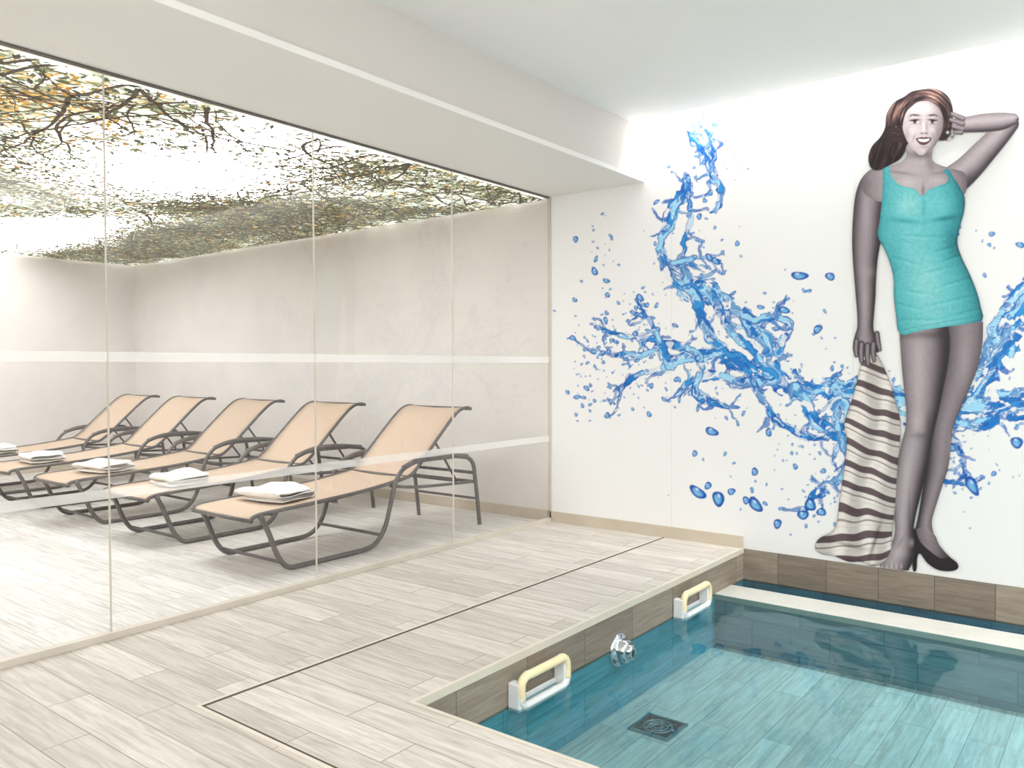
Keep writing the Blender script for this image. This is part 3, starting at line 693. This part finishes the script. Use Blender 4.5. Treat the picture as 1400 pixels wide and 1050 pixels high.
# ------------------------------------------------------------ foliage print on relaxation ceiling (back-lit stretch ceiling)
zc=SOF-0.012
fe=empty('foliage_ceiling_print')
M_back=D.materials.new('backlit_sky_print'); M_back.use_nodes=True; nt=M_back.node_tree; N=nt.nodes; L=nt.links; b=N['Principled BSDF']
tc=N.new('ShaderNodeTexCoord'); n1=N.new('ShaderNodeTexNoise'); n1.inputs['Scale'].default_value=4.0; n1.inputs['Detail'].default_value=10; n1.inputs['Roughness'].default_value=0.75
cr=N.new('ShaderNodeValToRGB'); e=cr.color_ramp.elements; e[0].position=0.42; e[0].color=rgba((243,245,243)); e[1].position=0.66; e[1].color=rgba((100,104,82))
e2=cr.color_ramp.elements.new(0.53); e2.color=rgba((196,200,182))
L.new(tc.outputs['Object'],n1.inputs[0]); L.new(n1.outputs[0],cr.inputs[0])
acc=None
for (cxs,cys,sx,sy) in [(-4.9,2.95,1.05,0.8),(-8.4,3.45,1.7,0.5),(-6.3,0.6,1.6,0.7)]:  # glare spots put into print colour and emission to light the room
    mp=N.new('ShaderNodeMapping'); mp.vector_type='TEXTURE'; mp.inputs['Location'].default_value=(cxs,cys,zc); mp.inputs['Scale'].default_value=(sx*1.5,sy*1.5,1)
    gr=N.new('ShaderNodeTexGradient'); gr.gradient_type='SPHERICAL'; L.new(tc.outputs['Object'],mp.inputs[0]); L.new(mp.outputs[0],gr.inputs[0])
    if acc is None: acc=gr.outputs['Fac']
    else:
        ad=N.new('ShaderNodeMath'); ad.operation='ADD'; L.new(acc,ad.inputs[0]); L.new(gr.outputs['Fac'],ad.inputs[1]); acc=ad.outputs[0]
mk=N.new('ShaderNodeMix'); mk.data_type='RGBA'; mul=N.new('ShaderNodeMath'); mul.operation='MULTIPLY'; mul.inputs[1].default_value=1.4; mul.use_clamp=True
L.new(acc,mul.inputs[0]); L.new(mul.outputs[0],mk.inputs[0]); L.new(cr.outputs[0],mk.inputs[6]); mk.inputs[7].default_value=(0.93,0.935,0.96,1)
L.new(mk.outputs[2],b.inputs['Base Color']); L.new(mk.outputs[2],b.inputs['Emission Color'])
es=N.new('ShaderNodeMath'); es.operation='MULTIPLY_ADD'; es.inputs[1].default_value=13.5; es.inputs[2].default_value=1.6
L.new(acc,es.inputs[0]); L.new(es.outputs[0],b.inputs['Emission Strength'])
obj_from('print_backing',[(RXW+.01,RYW+.01,zc),(GX-.03,RYW+.01,zc),(GX-.03,MY-.01,zc),(RXW+.01,MY-.01,zc)],[(3,2,1,0)],M_back,fe)
V=[];F=[];CL=[]
def bright(x,y):
    return min(1.0,math.exp(-((x+4.9)/0.95)**2-((y-2.95)/0.68)**2)*1.35+math.exp(-((x+8.4)/1.6)**2-((y-3.45)/0.42)**2)*1.35+math.exp(-((x+6.3)/1.5)**2-((y-0.6)/0.6)**2)*1.3)
r2=random.Random(3)
pal=[(86,94,66),(108,116,80),(68,74,54),(128,134,96),(146,148,112),(88,80,64),(110,102,80),(58,55,44),(162,162,128)]
warm=[(198,160,84),(212,174,96),(182,134,74)]
def addleaf(x,y,s_,warmth):
    a_=r2.uniform(0,6.28); c_=r2.choice(warm) if r2.random()<warmth else r2.choice(pal)
    f=r2.uniform(0.7,1.3); l=lin(c_)*f; z=zc-0.001-r2.random()*0.006
    dx,dy=math.cos(a_),math.sin(a_); w_=s_*r2.uniform(0.28,0.45); n=len(V)
    for (p,q) in((-1,0),(-0.3,0.8),(0.35,0.65),(1,0),(0.35,-0.65),(-0.3,-0.8)):
        xx=min(max(x+dx*s_*p-dy*w_*q,RXW+.02),GX-.03); yy=min(max(y+dy*s_*p+dx*w_*q,RYW+.02),MY-.02)
        V.append((xx,yy,z)); CL.append((l[0],l[1],l[2],1))
    F.append((n+5,n+4,n+3,n+2,n+1,n))
def ribbon(pts,w0,w1,c_):
    l=lin(c_); n=len(V); m=len(pts)
    for i,(x,y) in enumerate(pts):
        a_=pts[max(i-1,0)];b_=pts[min(i+1,m-1)]; tx,ty=b_[0]-a_[0],b_[1]-a_[1]; L_=math.hypot(tx,ty) or 1; w_=w0+(w1-w0)*i/m
        for s_ in(-1,1):
            V.append((min(max(x-ty/L_*w_*s_,RXW+.02),GX-.03),min(max(y+tx/L_*w_*s_,RYW+.02),MY-.02),zc-0.0068)); CL.append((l[0],l[1],l[2],1))
    for i in range(m-1): F.append((n+2*i,n+2*i+1,n+2*i+3,n+2*i+2))
def warmth_at(x,y): return min(0.45,0.05+0.45*math.exp(-((x+4.3)/0.5)**2-((y-1.7)/0.45)**2))
def branch(x,y,a_,L_,w_,depth):
    pts=[(x,y)]; step=0.07
    for i in range(int(L_/step)):
        a_+=r2.gauss(0,0.18); x+=math.cos(a_)*step; y+=math.sin(a_)*step
        if not(RXW<x<GX and RYW<y<MY): break
        pts.append((x,y)); br=bright(x,y)
        if depth<3 and r2.random()<0.22*(1-0.5*br): branch(x,y,a_+r2.choice((-1,1))*r2.uniform(0.4,1.1),L_*r2.uniform(0.35,0.6),w_*0.55,depth+1)
        if depth>=1:
            wm=warmth_at(x,y); k_=4.6*(1-br)+0.3
            for _ in range(int(k_)+(r2.random()<k_%1)):
                addleaf(x+r2.gauss(0,0.10),y+r2.gauss(0,0.10),r2.uniform(0.018,0.046),wm)
        if br>0.8 and r2.random()<0.25: break
    if len(pts)>1: ribbon(pts,w_,w_*0.3,(74,63,53))
for _ in range(84):
    e_=r2.random()
    if e_<0.32: x,y,a_=r2.uniform(RXW,GX),MY-0.05,-math.pi/2
    elif e_<0.45: x,y,a_=RXW+0.05,r2.uniform(RYW,MY),0
    elif e_<0.75: x,y,a_=GX-0.05,r2.uniform(RYW,MY),math.pi
    elif e_<0.9: x,y,a_=r2.uniform(RXW,GX),r2.uniform(1,4.5),r2.uniform(0,6.28)
    else: x,y,a_=r2.uniform(RXW,GX),RYW+0.1,math.pi/2
    branch(x,y,a_+r2.uniform(-.7,.7),r2.uniform(1.5,3.0),0.013,0)
me=D.meshes.new('printed_branches_and_leaves'); me.from_pydata(V,[],F)
at=me.color_attributes.new('Col','FLOAT_COLOR','POINT'); at.data.foreach_set('color',np.array(CL,np.float32).ravel())
M_fol=color_mat('backlit_foliage_print',0.6,emi=0.8); M_fol.cycles.emission_sampling='NONE'; me.materials.append(M_fol); me.update()
link(D.objects.new('printed_branches_and_leaves',me),fe)
print('LEAVES',len(F))

# ------------------------------------------------------------ lights
def area(name,loc,sx,sy,power,col=(1,1,1),rot=(0,0,0)):
    l=D.lights.new(name,'AREA'); l.shape='RECTANGLE'; l.size=sx; l.size_y=sy; l.energy=power; l.color=col
    o=D.objects.new(name,l); o.location=loc; o.rotation_euler=rot; link(o); return o
area('cove_led_strip',((BX+HX)/2,4.995,3.12),HX-BX-0.1,0.09,104,(1,0.998,0.99))
area('room_fill_light',(0.9,-0.3,2.88),2.6,2.6,104,(1,0.99,0.98))  # added overhead fill behind the camera, out of view
area('pool_fill_light',(1.3,2.8,2.88),1.4,2.0,44,(1,0.995,0.985))  # unseen fill added over the pool to brighten its floor
area('ceiling_fill_light',(0.5,HY+0.15,2.0),4.0,0.2,76,(1,0.995,0.985),(math.radians(150),0,0))  # added fill at the rear, aimed up to brighten the ceiling
w=D.worlds.new('world'); scene.world=w; w.use_nodes=True
w.node_tree.nodes['Background'].inputs[0].default_value=(1,1,1,1); w.node_tree.nodes['Background'].inputs[1].default_value=0.3
